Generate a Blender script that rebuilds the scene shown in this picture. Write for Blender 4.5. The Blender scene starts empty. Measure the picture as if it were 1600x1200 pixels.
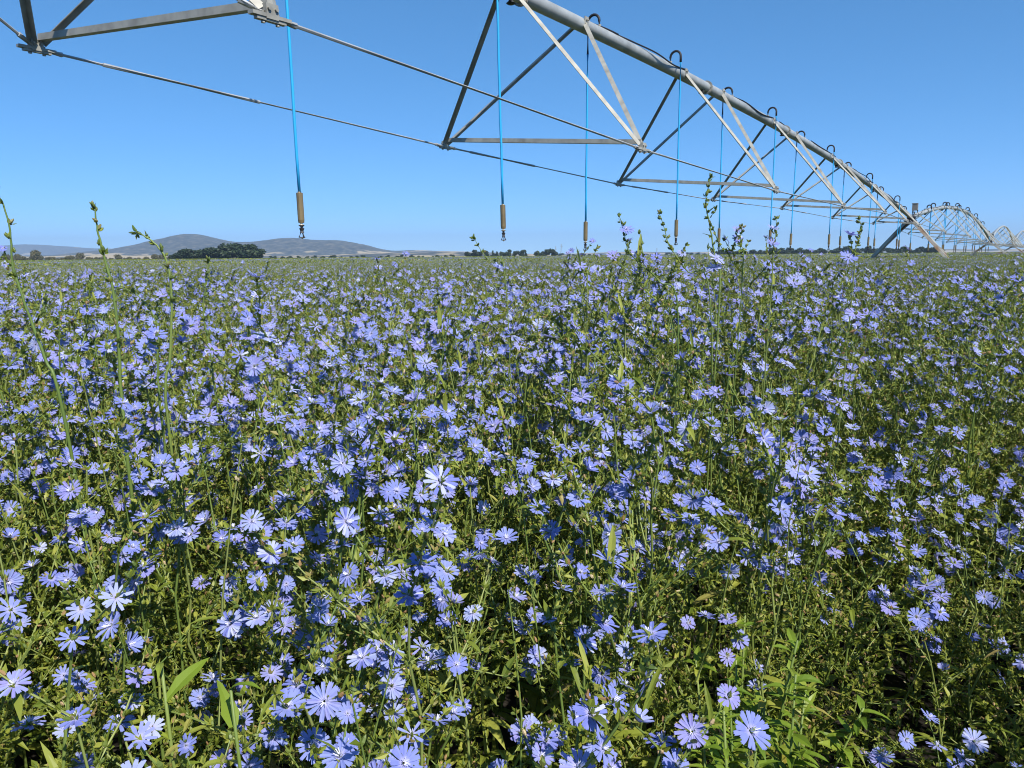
import bpy, math, random
import numpy as np
from mathutils import Vector, Matrix

PI = math.pi
R_ = math.radians
SC = bpy.context.scene
COL = SC.collection

# ------------------------------------------------------------------ camera
EYE = 1.55
FPX = 1202.0
PITCH, ROLL = R_(9.45), R_(0.47)
fw = Vector((0, math.cos(PITCH), -math.sin(PITCH)))
rt = Vector((1, 0, 0))
up = rt.cross(fw)
cr = rt * math.cos(ROLL) - up * math.sin(ROLL)
cu = up * math.cos(ROLL) + rt * math.sin(ROLL)
cam_d = bpy.data.cameras.new('camera')
cam = bpy.data.objects.new('camera', cam_d)
COL.objects.link(cam)
cam_d.sensor_width = 36.0
cam_d.lens = 36.0 * FPX / 1600.0
cam_d.clip_start = 0.05
cam_d.clip_end = 60000
m3 = Matrix((cr, cu, -fw)).transposed()
cam.matrix_world = Matrix.Translation((0, 0, EYE)) @ m3.to_4x4()
SC.camera = cam


def at(x, y, Y):
    """world point seen at photo pixel x, y (1600 x 1200), Y metres ahead"""
    d = fw + cr * ((x - 800) / FPX) + cu * ((600 - y) / FPX)
    return Vector((0, 0, EYE)) + d * (Y / d.y)


# ------------------------------------------------------------------ light
SUN_EL, SUN_AZ = R_(48), R_(148)           # azimuth clockwise from the view
w = bpy.data.worlds.new('World')
SC.world = w
w.use_nodes = True
wn = w.node_tree
bg = wn.nodes['Background']
sky = wn.nodes.new('ShaderNodeTexSky')
sky.sky_type = 'NISHITA'
sky.sun_disc = False
sky.sun_elevation = SUN_EL
sky.sun_rotation = SUN_AZ
sky.altitude = 0
sky.air_density = 0.35
sky.dust_density = 0.0
sky.ozone_density = 10.0
gm = wn.nodes.new('ShaderNodeGamma')
gm.inputs[1].default_value = .65
hv = wn.nodes.new('ShaderNodeHueSaturation')
hv.inputs['Hue'].default_value = .495
hv.inputs['Saturation'].default_value = 1.26
hv.inputs['Value'].default_value = 1.6
wn.links.new(sky.outputs[0], gm.inputs[0])
wn.links.new(gm.outputs[0], hv.inputs['Color'])
wn.links.new(hv.outputs[0], bg.inputs[0])
bg.inputs[1].default_value = 0.15
sd = bpy.data.lights.new('sun', 'SUN')
sd.energy = 4.2
sd.angle = R_(0.5)
sd.color = (1.0, 0.95, 0.86)
sun = bpy.data.objects.new('sun', sd)
COL.objects.link(sun)
SUNV = Vector((math.sin(SUN_AZ) * math.cos(SUN_EL), math.cos(SUN_AZ) * math.cos(SUN_EL), math.sin(SUN_EL)))
sun.rotation_euler = SUNV.to_track_quat('Z', 'Y').to_euler()
SC.view_settings.view_transform = 'Standard'
SC.view_settings.look = 'None'
SC.view_settings.exposure = 0.65
SC.view_settings.gamma = 1.0
SC.cycles.filter_width = 1.05
SC.cycles.max_bounces = 6
SC.cycles.diffuse_bounces = 3
SC.cycles.transmission_bounces = 3
SC.cycles.transparent_max_bounces = 4


# ------------------------------------------------------------------ materials
def mat(name):
    m = bpy.data.materials.new(name)
    m.use_nodes = True
    nt = m.node_tree
    return m, nt, nt.nodes['Principled BSDF']


def N(nt, typ, **kw):
    n = nt.nodes.new(typ)
    for k, v in kw.items():
        setattr(n, k, v)
    return n


def ramp(nt, src, stops):
    r = N(nt, 'ShaderNodeValToRGB')
    els = r.color_ramp.elements
    while len(els) < len(stops):
        els.new(0.5)
    for e, (p, c) in zip(els, stops):
        e.position = p
        e.color = (*c, 1)
    nt.links.new(src, r.inputs[0])
    return r


def mixc(nt, fac, a, b):
    n = N(nt, 'ShaderNodeMix', data_type='RGBA')
    for sock, v in ((n.inputs[0], fac), (n.inputs[6], a), (n.inputs[7], b)):
        if isinstance(v, (int, float)):
            sock.default_value = v
        elif isinstance(v, tuple):
            sock.default_value = (*v, 1)
        else:
            nt.links.new(v, sock)
    return n.outputs[2]


def rnd(nt):
    """a random number for each object or scattered copy plus the mesh's own per-piece number"""
    oi = N(nt, 'ShaderNodeObjectInfo')
    at_ = N(nt, 'ShaderNodeAttribute', attribute_name='piece')
    a = N(nt, 'ShaderNodeMath', operation='ADD')
    nt.links.new(oi.outputs['Random'], a.inputs[0])
    nt.links.new(at_.outputs['Fac'], a.inputs[1])
    f = N(nt, 'ShaderNodeMath', operation='FRACT')
    nt.links.new(a.outputs[0], f.inputs[0])
    return f.outputs[0]


def thin(m, nt, p, col, trans, tcol=None):
    """principled front plus light coming through the blade"""
    tr = N(nt, 'ShaderNodeBsdfTranslucent')
    if tcol is None:
        nt.links.new(col, tr.inputs[0])
    else:
        nt.links.new(tcol, tr.inputs[0])
    mx = N(nt, 'ShaderNodeMixShader')
    mx.inputs[0].default_value = trans
    nt.links.new(p.outputs[0], mx.inputs[1])
    nt.links.new(tr.outputs[0], mx.inputs[2])
    nt.links.new(mx.outputs[0], nt.nodes['Material Output'].inputs[0])


# petals: blue to violet, paler towards the middle of the flower
M_PET, nt, p = mat('chicory_petal')
r = rnd(nt)
col = ramp(nt, r, [(0.0, (0.20, 0.23, 0.62)), (0.3, (0.25, 0.295, 0.68)), (0.5, (0.29, 0.345, 0.70)), (0.7, (0.31, 0.29, 0.66)),
                   (0.86, (0.34, 0.39, 0.71)), (0.95, (0.42, 0.47, 0.75)), (1.0, (0.58, 0.60, 0.76))]).outputs[0]
ra = N(nt, 'ShaderNodeAttribute', attribute_name='rad')
mr = N(nt, 'ShaderNodeMapRange', interpolation_type='SMOOTHSTEP')
mr.inputs[1].default_value = 0.02
mr.inputs[2].default_value = 0.42
nt.links.new(ra.outputs['Fac'], mr.inputs[0])
col = mixc(nt, mr.outputs[0], (0.50, 0.49, 0.78), col)
nt.links.new(col, p.inputs['Base Color'])
p.inputs['Roughness'].default_value = 0.6
p.inputs['Specular IOR Level'].default_value = 0.2
thin(M_PET, nt, p, col, 0.28)

# white styles and anthers
M_STY, nt, p = mat('flower_centre')
p.inputs['Base Color'].default_value = (0.72, 0.72, 0.9, 1)
p.inputs['Roughness'].default_value = 0.7


def leaf_mat(name, stops, trans=0.32, rough=0.48):
    m, nt, p = mat(name)
    r = rnd(nt)
    c = ramp(nt, r, stops).outputs[0]
    tc = N(nt, 'ShaderNodeTexCoord')
    no = N(nt, 'ShaderNodeTexNoise')
    no.inputs['Scale'].default_value = 9.0
    nt.links.new(tc.outputs['Object'], no.inputs['Vector'])
    c = mixc(nt, no.outputs[0], c, ramp(nt, r, [(q, tuple(v * f for v, f in zip(k, (1.35, 1.25, 0.9)))) for q, k in stops]).outputs[0])
    nt.links.new(c, p.inputs['Base Color'])
    p.inputs['Roughness'].default_value = rough
    p.inputs['Specular IOR Level'].default_value = 0.4
    thin(m, nt, p, c, trans)
    return m


M_LEAF = leaf_mat('chicory_leaf', [(0, (0.10, 0.148, 0.019)), (0.5, (0.205, 0.256, 0.038)), (0.92, (0.32, 0.35, 0.075)), (1, (0.26, 0.20, 0.09))])
M_STEM = leaf_mat('chicory_stem', [(0, (0.10, 0.16, 0.04)), (0.6, (0.155, 0.215, 0.06)), (1, (0.21, 0.25, 0.09))], 0.0, 0.5)
M_BUD = leaf_mat('chicory_bud', [(0, (0.08, 0.13, 0.028)), (0.75, (0.14, 0.19, 0.05)), (1, (0.20, 0.17, 0.08))], 0.15, 0.5)
M_DRY = leaf_mat('spent_head', [(0, (0.20, 0.12, 0.06)), (0.6, (0.30, 0.20, 0.11)), (1, (0.48, 0.40, 0.30))], 0.1, 0.8)
M_LUSH = leaf_mat('fresh_leaf', [(0, (0.11, 0.19, 0.018)), (0.6, (0.17, 0.26, 0.028)), (0.93, (0.25, 0.32, 0.05)), (1, (0.34, 0.30, 0.06))], 0.34, 0.45)
M_CLOVER = leaf_mat('clover_leaf', [(0, (0.045, 0.11, 0.025)), (1, (0.07, 0.15, 0.035))], 0.25, 0.5)


def metal_mat(name, base, dark, rough, metallic=0.55, scale=5.0, rust=None):
    m, nt, p = mat(name)
    tc = N(nt, 'ShaderNodeTexCoord')
    no = N(nt, 'ShaderNodeTexNoise')
    no.inputs['Scale'].default_value = scale
    no.inputs['Detail'].default_value = 6
    nt.links.new(tc.outputs['Object'], no.inputs['Vector'])
    c = ramp(nt, no.outputs[0], [(0.3, dark), (0.62, base)]).outputs[0]
    if rust:
        n2 = N(nt, 'ShaderNodeTexNoise')
        n2.inputs['Scale'].default_value = 1.3
        n2.inputs['Detail'].default_value = 8
        nt.links.new(tc.outputs['Object'], n2.inputs['Vector'])
        f = ramp(nt, n2.outputs[0], [(0.48, (0, 0, 0)), (0.62, (1, 1, 1))]).outputs[0]
        c = mixc(nt, f, c, rust)
    nt.links.new(c, p.inputs['Base Color'])
    p.inputs['Metallic'].default_value = metallic
    p.inputs['Roughness'].default_value = rough
    return m


M_PIPE = metal_mat('galvanised_pipe', (0.40, 0.42, 0.42), (0.27, 0.285, 0.285), 0.45, 0.15, 4)
M_GALV = metal_mat('galvanised_steel', (0.385, 0.375, 0.33), (0.25, 0.24, 0.21), 0.5, 0.12, 7)
M_ROD = metal_mat('truss_rod_steel', (0.46, 0.47, 0.48), (0.30, 0.31, 0.32), 0.45, 0.2, 3)
M_TOWER = metal_mat('weathered_tower_steel', (0.46, 0.45, 0.41), (0.32, 0.31, 0.28), 0.6, 0.3, 5, (0.30, 0.17, 0.09))
M_RUST = metal_mat('rusty_steel', (0.33, 0.17, 0.09), (0.22, 0.11, 0.06), 0.8, 0.1, 6)
M_BLACK = metal_mat('black_rubber', (0.025, 0.025, 0.03), (0.015, 0.015, 0.018), 0.6, 0.0, 8)
M_HOSE = metal_mat('blue_hose', (0.03, 0.42, 0.82), (0.025, 0.38, 0.76), 0.4, 0.0, 3)
M_NAVY = metal_mat('navy_hose', (0.015, 0.03, 0.12), (0.01, 0.02, 0.08), 0.4, 0.0, 3)
M_BRASS = metal_mat('tan_weight', (0.27, 0.20, 0.105), (0.20, 0.145, 0.075), 0.45, 0.35, 6)
M_NOZ = metal_mat('dark_nozzle', (0.05, 0.045, 0.05), (0.03, 0.03, 0.035), 0.5, 0.0, 20)
M_CREAM = metal_mat('cream_plastic', (0.55, 0.5, 0.4), (0.45, 0.4, 0.32), 0.5, 0.0, 20)
M_BOX = metal_mat('grey_box', (0.22, 0.20, 0.18), (0.16, 0.15, 0.14), 0.55, 0.1, 6)
M_TREE = leaf_mat('dark_conifer', [(0, (0.012, 0.026, 0.012)), (0.6, (0.022, 0.042, 0.017)), (1, (0.036, 0.058, 0.024))], 0.1, 0.6)
M_SCRUB = leaf_mat('grey_scrub', [(0, (0.06, 0.07, 0.04)), (0.6, (0.09, 0.095, 0.055)), (1, (0.14, 0.12, 0.075))], 0.1, 0.7)
M_BARK = metal_mat('bark', (0.14, 0.10, 0.07), (0.08, 0.06, 0.045), 0.9, 0.0, 3)

M_SOIL, nt, p = mat('soil')
tc = N(nt, 'ShaderNodeTexCoord')
no = N(nt, 'ShaderNodeTexNoise')
no.inputs['Scale'].default_value = 6
no.inputs['Detail'].default_value = 8
nt.links.new(tc.outputs['Object'], no.inputs['Vector'])
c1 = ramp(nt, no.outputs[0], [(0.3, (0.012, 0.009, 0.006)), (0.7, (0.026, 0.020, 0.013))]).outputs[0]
n2 = N(nt, 'ShaderNodeTexNoise')
n2.inputs['Scale'].default_value = 0.004
n2.inputs['Detail'].default_value = 6
nt.links.new(tc.outputs['Object'], n2.inputs['Vector'])
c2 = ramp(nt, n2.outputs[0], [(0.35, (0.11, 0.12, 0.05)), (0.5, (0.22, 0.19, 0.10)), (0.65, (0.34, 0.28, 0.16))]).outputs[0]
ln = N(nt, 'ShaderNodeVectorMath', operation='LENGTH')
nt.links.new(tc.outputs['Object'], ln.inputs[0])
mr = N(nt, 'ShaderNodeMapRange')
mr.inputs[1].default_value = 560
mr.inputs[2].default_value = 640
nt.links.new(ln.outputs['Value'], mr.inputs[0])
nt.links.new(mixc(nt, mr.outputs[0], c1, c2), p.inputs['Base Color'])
p.inputs['Roughness'].default_value = 0.95

M_HILL, nt, p = mat('hill_scrub')
tc = N(nt, 'ShaderNodeTexCoord')
vo = N(nt, 'ShaderNodeTexNoise')
vo.inputs['Scale'].default_value = 0.03
vo.inputs['Detail'].default_value = 5
vo.inputs['Roughness'].default_value = 0.7
nt.links.new(tc.outputs['Object'], vo.inputs['Vector'])
c1 = ramp(nt, vo.outputs[0], [(0.38, (0.020, 0.028, 0.026)), (0.52, (0.050, 0.055, 0.045)), (0.62, (0.15, 0.135, 0.10))]).outputs[0]
n2 = N(nt, 'ShaderNodeTexNoise')
n2.inputs['Scale'].default_value = 0.006
n2.inputs['Detail'].default_value = 7
nt.links.new(tc.outputs['Object'], n2.inputs['Vector'])
sp = N(nt, 'ShaderNodeSeparateXYZ')
nt.links.new(tc.outputs['Object'], sp.inputs[0])
mz = N(nt, 'ShaderNodeMapRange')                       # dry paddocks reach up only the lower slopes
mz.inputs[1].default_value = 10
mz.inputs[2].default_value = 75
mz.inputs[3].default_value = 0.10
mz.inputs[4].default_value = -0.10
nt.links.new(sp.outputs[2], mz.inputs[0])
ad = N(nt, 'ShaderNodeMath', operation='ADD')
nt.links.new(n2.outputs[0], ad.inputs[0])
nt.links.new(mz.outputs[0], ad.inputs[1])
f = ramp(nt, ad.outputs[0], [(0.575, (0, 0, 0)), (0.62, (1, 1, 1))]).outputs[0]
nt.links.new(mixc(nt, f, c1, (0.40, 0.32, 0.19)), p.inputs['Base Color'])
p.inputs['Roughness'].default_value = 0.95


# ------------------------------------------------------------------ mesh helpers
class MB:
    def __init__(self):
        self.v, self.f, self.m, self.rad, self.piece, self.mats = [], [], [], [], [], []

    def mi(self, m):
        if m not in self.mats:
            self.mats.append(m)
        return self.mats.index(m)

    def add(self, vs, fs, m, piece=0.0, rad=None):
        b = len(self.v)
        k = self.mi(m)
        self.v.extend(vs)
        self.piece.extend([piece] * len(vs))
        self.rad.extend(rad if rad is not None else [0.0] * len(vs))
        self.f.extend([tuple(i + b for i in q) for q in fs])
        self.m.extend([k] * len(fs))

    def mesh(self, name, smooth=False):
        me = bpy.data.meshes.new(name)
        me.from_pydata([tuple(q) for q in self.v], [], self.f)
        for m in self.mats:
            me.materials.append(m)
        me.polygons.foreach_set('material_index', self.m)
        if any(self.piece):
            a = me.attributes.new('piece', 'FLOAT', 'POINT')
            a.data.foreach_set('value', self.piece)
        if any(self.rad):
            a = me.attributes.new('rad', 'FLOAT', 'POINT')
            a.data.foreach_set('value', self.rad)
        if smooth:
            me.polygons.foreach_set('use_smooth', [True] * len(me.polygons))
        me.update()
        return me

    def build(self, name, parent=None, smooth=False):
        return link(name, self.mesh(name, smooth), parent)


def link(name, data, parent=None):
    o = bpy.data.objects.new(name, data)
    COL.objects.link(o)
    if parent is not None:
        o.parent = parent
    return o


def tag(o, label=None, cat=None, group=None, kind=None):
    if label:
        o['label'] = label
    if cat:
        o['category'] = cat
    if group:
        o['group'] = group
    if kind:
        o['kind'] = kind
    return o


def frame_of(d):
    d = d.normalized()
    a = Vector((0, 0, 1)) if abs(d.z) < 0.9 else Vector((1, 0, 0))
    x = d.cross(a).normalized()
    return x, x.cross(d).normalized(), d


def tube(mb, pts, rads, m, n=6, piece=0.0, caps=True):
    pts = [Vector(p) for p in pts]
    vs, fs = [], []
    px = None
    for i, p in enumerate(pts):
        d = (pts[min(i + 1, len(pts) - 1)] - pts[max(i - 1, 0)])
        x, y, d = frame_of(d)
        if px is not None:
            x = (px - d * px.dot(d)).normalized()
            y = d.cross(x)
        px = x
        r = rads[i] if hasattr(rads, '__len__') else rads
        for k in range(n):
            a = 2 * PI * k / n
            vs.append(p + x * (math.cos(a) * r) + y * (math.sin(a) * r))
    for i in range(len(pts) - 1):
        for k in range(n):
            a, b = i * n + k, i * n + (k + 1) % n
            fs.append((a, b, b + n, a + n))
    if caps:
        fs.append(tuple(range(n - 1, -1, -1)))
        fs.append(tuple((len(pts) - 1) * n + k for k in range(n)))
    mb.add(vs, fs, m, piece)


def box(mb, c, ax, ay, az, m, piece=0.0):
    """box centred on c with half-extent vectors"""
    c = Vector(c)
    vs = [c + ax * i + ay * j + az * k for i in (-1, 1) for j in (-1, 1) for k in (-1, 1)]
    mb.add(vs, [(0, 1, 3, 2), (4, 6, 7, 5), (0, 4, 5, 1), (2, 3, 7, 6), (0, 2, 6, 4), (1, 5, 7, 3)], m, piece)


def angle_iron(mb, a, b, wdt, m, outward, t=0.007):
    """L-section bar from a to b; its two flanges meet on the side `outward`"""
    a, b, o = Vector(a), Vector(b), Vector(outward)
    d = (b - a).normalized()
    o = (o - d * o.dot(d)).normalized()
    q = d.cross(o)
    e1 = (q - o).normalized()
    e2 = (-q - o).normalized()
    prof = [Vector((0, 0, 0)), e1 * wdt, e1 * wdt + e2 * t, e1 * t + e2 * t, e2 * wdt + e1 * t, e2 * wdt]
    vs = [a + p for p in prof] + [b + p for p in prof]
    n = 6
    fs = [(k, (k + 1) % n, (k + 1) % n + n, k + n) for k in range(n)]
    fs += [(5, 4, 3, 0), (3, 2, 1, 0), (6, 9, 10, 11), (6, 7, 8, 9)]
    mb.add(vs, fs, m)


# ------------------------------------------------------------------ ground, hills, far country
g = MB()
rs = [0, 3, 8, 20, 50, 120, 300, 600, 1200, 2500, 5000, 9000, 16000, 26000]
na = 64
vs = [(0, 0, 0)]
for r in rs[1:]:
    for k in range(na):
        vs.append((r * math.cos(2 * PI * k / na), r * math.sin(2 * PI * k / na), 0))
fs = [(0, 1 + k, 1 + (k + 1) % na) for k in range(na)]
for i in range(len(rs) - 2):
    for k in range(na):
        a, b = 1 + i * na + k, 1 + i * na + (k + 1) % na
        fs.append((a, a + na, b + na, b))
g.add(vs, fs, M_SOIL)
tag(g.build('ground'), kind='structure')


def vnoise(seed):
    rg = np.random.RandomState(seed)
    tabs = rg.rand(64, 64)

    def fn(x, y):
        s, amp, q = 0.0, 1.0, 0.0
        for o in range(5):
            xi, yi = np.floor(x).astype(int), np.floor(y).astype(int)
            fx, fy = x - xi, y - yi
            fx, fy = fx * fx * (3 - 2 * fx), fy * fy * (3 - 2 * fy)
            t = lambda i, j: tabs[i % 64, j % 64]
            s = s + amp * ((t(xi, yi) * (1 - fx) + t(xi + 1, yi) * fx) * (1 - fy) + (t(xi, yi + 1) * (1 - fx) + t(xi + 1, yi + 1) * fx) * fy)
            q += amp
            amp *= 0.5
            x, y = x * 2.03 + 7.1, y * 2.03 + 3.7
        return s / q - 0.5
    return fn


def hills(name, prof, D, depth, nx, ny, rough, seed, m):
    """a range of hills: ridge heights (pixel profile at distance D), falling away to both sides in depth"""
    xs = np.array([p[0] for p in prof], float)
    hs = np.array([p[1] for p in prof], float)
    X = np.linspace(xs[0], xs[-1], nx)
    wx = (X - 800) / FPX * D
    k = np.ones(3) / 3.0
    H = np.interp(X, xs, hs) + vnoise(seed + 50)(X / 40.0, X * 0 + 1.5) * 3.2
    H = np.convolve(np.pad(H, 1, mode='edge'), k, 'valid') * D / FPX
    V = np.linspace(-1, 1, ny)
    fn = vnoise(seed)
    ridge = fn(wx / 900.0, wx * 0 + 2.2) * 0.35 * depth
    P = np.zeros((ny, nx, 3))
    for j, v in enumerate(V):
        fall = 0.5 + 0.5 * math.cos(PI * v)
        fall = fall ** 0.8
        y = D + v * depth + ridge * (1 - abs(v))
        nz = fn(wx / 260.0 + 11, y / 260.0 + 5)
        P[j, :, 0] = wx * (y / D)
        P[j, :, 1] = y
        P[j, :, 2] = np.maximum(H * fall * (1 + rough * nz * (0.35 + abs(v))) + (-2.0 if abs(v) > 0.98 else 0), -3) + 0.0
    mb = MB()
    fs = [(j * nx + i, j * nx + i + 1, (j + 1) * nx + i + 1, (j + 1) * nx + i) for j in range(ny - 1) for i in range(nx - 1)]
    mb.add([tuple(q) for q in P.reshape(-1, 3)], fs, m)
    return tag(mb.build(name, smooth=True), kind='structure')


# heights in photo pixels above the true horizon
hills('hills', [(-420, 0), (-250, 4), (-100, 3), (0, 5), (60, 6), (110, 9), (170, 15), (220, 23), (262, 29), (285, 33.5), (305, 35), (328, 33.5), (352, 29), (378, 24.5),
                (398, 24.5), (425, 27.5), (448, 30.5), (465, 31.5), (490, 29), (512, 27.5), (532, 27.5), (552, 23.5), (578, 18), (600, 12.5), (618, 10), (640, 10.5), (680, 9),
                (720, 8), (770, 6), (840, 3), (900, 0)], 4600, 900, 300, 26, 0.75, 4, M_HILL)
hills('low_rise', [(-500, 0), (-200, 4), (40, 5), (110, 7), (160, 8), (230, 6), (330, 3), (480, 4), (600, 6), (700, 7.5), (760, 5), (860, 2), (940, 0)],
      2600, 380, 200, 16, 0.5, 9, M_HILL)
hills('far_range', [(-700, 6), (-400, 14), (-200, 10), (-60, 19), (20, 22), (70, 24), (120, 20), (200, 16), (260, 14), (330, 6), (420, 0)], 9200, 900, 120, 10, 0.3, 14, M_HILL)
hills('far_rise', [(820, 0), (900, 4), (1000, 5), (1080, 4), (1200, 6), (1330, 5), (1500, 5), (1750, 4), (2000, 0)], 5200, 600, 120, 10, 0.4, 21, M_HILL)


# ------------------------------------------------------------------ trees
def leaf_cloud(mb, rg, lobes, n, size, m):
    """many small leaf-clump faces spread through a set of ellipsoids"""
    wts = np.array([l[3] * l[4] * l[5] for l in lobes])
    wts = wts / wts.sum()
    for _ in range(n):
        l = lobes[rg.choice(len(lobes), p=wts)]
        d = rg.normal(size=3)
        d /= np.linalg.norm(d)
        q = d * rg.rand() ** 0.28 * (0.86 + 0.28 * rg.rand())
        c = Vector((l[0] + q[0] * l[3], l[1] + q[1] * l[4], l[2] + q[2] * l[5]))
        nrm = Vector(d + rg.normal(size=3) * 0.7).normalized()
        x, y, _d = frame_of(nrm)
        a = rg.rand() * 6.28
        s = size * (0.5 + rg.rand())
        e1 = (x * math.cos(a) + y * math.sin(a)) * s
        e2 = (y * math.cos(a) - x * math.sin(a)) * s * (0.5 + 0.5 * rg.rand())
        mb.add([c - e1, c + e2 * 0.8 - e1 * 0.2, c + e1, c - e2], [(0, 1, 2, 3)], m, rg.rand())


def tree_meshes(seed, h, wd, m, shape):
    rg = np.random.RandomState(seed)
    t = MB()
    lean = rg.normal(size=2) * 0.04 * h
    top = Vector((lean[0], lean[1], h * 0.82))
    tube(t, [(0, 0, -0.3), (lean[0] * .3, lean[1] * .3, h * 0.35), top], [h * 0.03, h * 0.022, h * 0.006], M_BARK, 7)
    lobes = []
    for k in range(9):
        a = rg.rand() * 6.28
        if shape == 'round':
            z = h * (0.30 + 0.52 * rg.rand())
            rr = wd * 0.34 * math.sqrt(max(0.05, 1 - ((z / h - 0.5) / 0.5) ** 2)) * (0.4 + 0.8 * rg.rand())
            s = wd * (0.22 + 0.12 * rg.rand())
            sz = s * 0.75
        else:
            z = h * (0.22 + 0.66 * k / 8.0)
            rr = wd * 0.26 * (1.05 - z / h)
            s = wd * (0.36 * (1.1 - z / h) + 0.05)
            sz = h * 0.11
        c = Vector((math.cos(a) * rr, math.sin(a) * rr, z))
        tube(t, [Vector((lean[0] * .5, lean[1] * .5, z * 0.62)), c], [h * 0.011, h * 0.004], M_BARK, 5)
        lobes.append((c.x, c.y, c.z, s, s, sz))
    cr_ = MB()
    leaf_cloud(cr_, rg, lobes, 1500, h * 0.06, m)
    return t.mesh('trunk'), cr_.mesh('crown')


def plant_tree(name, meshes, loc, sx, sz, label, cat, group=None, rot=0.0):
    e = link(name, None)
    e.location = loc
    e.rotation_euler = (0, 0, rot)
    e.scale = (sx, sx, sz)
    tag(e, label, cat, group)
    link('trunk', meshes[0], e)
    link('crown', meshes[1], e)
    return e


rgT = random.Random(5)
ROUND = [tree_meshes(30 + i, 9.0, 9.0, M_TREE, 'round') for i in range(4)]
CONE = [tree_meshes(40 + i, 10.0, 6.0, M_TREE, 'cone') for i in range(2)]
SCRUB = [tree_meshes(50 + i, 4.0, 5.0, M_SCRUB, 'round') for i in range(4)]


def base(x, Y):
    q = at(x, 400, Y)
    return Vector((q.x, Y, 0))


# dark grove in front of the hills: heights in pixels
grove = [(276, 9), (284, 11), (293, 12), (301, 13), (309, 12.5), (318, 12), (327, 13), (335, 14.5), (344, 16), (353, 17.5), (361, 19), (369, 19.5), (377, 19.5), (385, 19), (393, 16.5), (400, 12)]
for i, (x, hp) in enumerate(grove):
    Y = 520 + rgT.uniform(-8, 10)
    h = (hp + 3.5) * Y / FPX
    plant_tree('grove_tree', ROUND[i % 4], base(x, Y), h / 9 * 1.75, h / 9 * 1.12, 'dark green broad tree packed into the grove before the hills', 'tree',
               'trees of the dark grove', rgT.uniform(0, 6))
for i in range(16):
    x = 733 + i * 9.0 + rgT.uniform(-2, 2)
    if 822 < x < 834:
        continue
    Y = 760 + rgT.uniform(-6, 6)
    h = rgT.uniform(8, 11.5) * Y / FPX
    plant_tree('windbreak_tree', (ROUND + CONE)[i % 6], base(x, Y), h / 9 * rgT.uniform(1.0, 1.3), h / 9 * 1.1, 'dark tree in the short windbreak row at the far field edge',
               'tree', 'trees of the short windbreak row', rgT.uniform(0, 6))
for i in range(46):
    x = 1118 + i * 7.8 + rgT.uniform(-3, 3)
    Y = 830 + rgT.uniform(-30, 30)
    if 1342 < x < 1350:
        continue
    h = rgT.uniform(6.5, 12) * Y / FPX * (0.75 if x < 1190 else 1)
    plant_tree('treeline_tree', ROUND[i % 4], base(x, Y), h / 9 * rgT.uniform(1.2, 1.6), h / 9 * 1.1, 'dark tree in the long treeline behind the irrigator',
               'tree', 'trees of the long treeline', rgT.uniform(0, 6))
for i in range(44):
    x = -20 + i * 7 + rgT.uniform(-3, 3)
    if 262 < x < 408:
        continue
    Y = 640 + rgT.uniform(-25, 25)
    h = rgT.choice((6, 7, 8, 9, 10, 13)) * Y / FPX * (1.0 if x < 150 else 0.8)
    plant_tree('scrub_tree', SCRUB[i % 4], base(x, Y), h / 4 * 0.85, h / 4, 'low grey brown scrub tree along the field edge below the hills', 'tree',
               'scrub along the far field edge', rgT.uniform(0, 6))
plant_tree('lone_tree', SCRUB[2], base(55, 610), 1.6, 2.4, 'taller thin tree standing out of the scrub at the far field edge', 'tree')
for i in range(26):
    x = 420 + i * 11.6 + rgT.uniform(-4, 4)
    Y = 900 + rgT.uniform(-20, 20)
    h = rgT.uniform(3, 6) * Y / FPX
    plant_tree('hedge_tree', ROUND[(i + 1) % 4], base(x, Y), h / 9 * 1.5, h / 9, 'small dark tree in the low line below the rocky hill', 'tree',
               'low tree line below the hill', rgT.uniform(0, 6))
for i in range(24):
    x = 880 + i * 10 + rgT.uniform(-4, 4)
    Y = 1500 + rgT.uniform(-40, 40)
    h = rgT.uniform(3, 5) * Y / FPX
    plant_tree('horizon_tree', ROUND[(i + 2) % 4], base(x, Y), h / 9 * 1.8, h / 9, 'tiny distant tree on the flat horizon beyond the field', 'tree',
               'distant trees on the flat horizon', rgT.uniform(0, 6))


def pylon(x, Y, hpx, label):
    e = link('power_pylon', None)
    e.location = base(x, Y)
    tag(e, label, 'pylon', 'power pylons')
    h = hpx * Y / FPX
    b = MB()
    for sx in (-1, 1):
        for sy in (-1, 1):
            tube(b, [(sx * h * .10, sy * h * .10, 0), (sx * h * .03, sy * h * .03, h * .6), (sx * h * .012, sy * h * .012, h)], h * 0.008, M_GALV, 4)
        for k in range(6):
            z0, z1 = h * .1 * k, h * .1 * (k + 1)
            w0, w1 = h * (.10 - .07 * k / 6), h * (.10 - .07 * (k + 1) / 6)
            tube(b, [(-sx * w0, sx * w0, z0), (sx * w1, sx * w1, z1)], h * 0.004, M_GALV, 4)
            tube(b, [(sx * w0, -w0, z0), (sx * w1, w1, z1)], h * 0.004, M_GALV, 4)
    b.build('lattice_mast', e)
    for z, l in ((.66, .16), (.79, .13), (.91, .10)):
        a = MB()
        tube(a, [(-h * l, 0, h * z), (0, 0, h * (z + .035)), (h * l, 0, h * z)], h * 0.007, M_GALV, 4)
        tube(a, [(-h * l, 0, h * z), (h * l, 0, h * z)], h * 0.006, M_GALV, 4)
        a.build('cross_arm', e)


pylon(868, 2600, 15, 'thin power pylon on the horizon, the one nearer the windbreak row')
pylon(877, 2750, 18, 'thin power pylon on the horizon, taller looking one of the pair')
pylon(1026, 3000, 11, 'faint small power pylon alone on the horizon under the irrigator')

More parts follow.
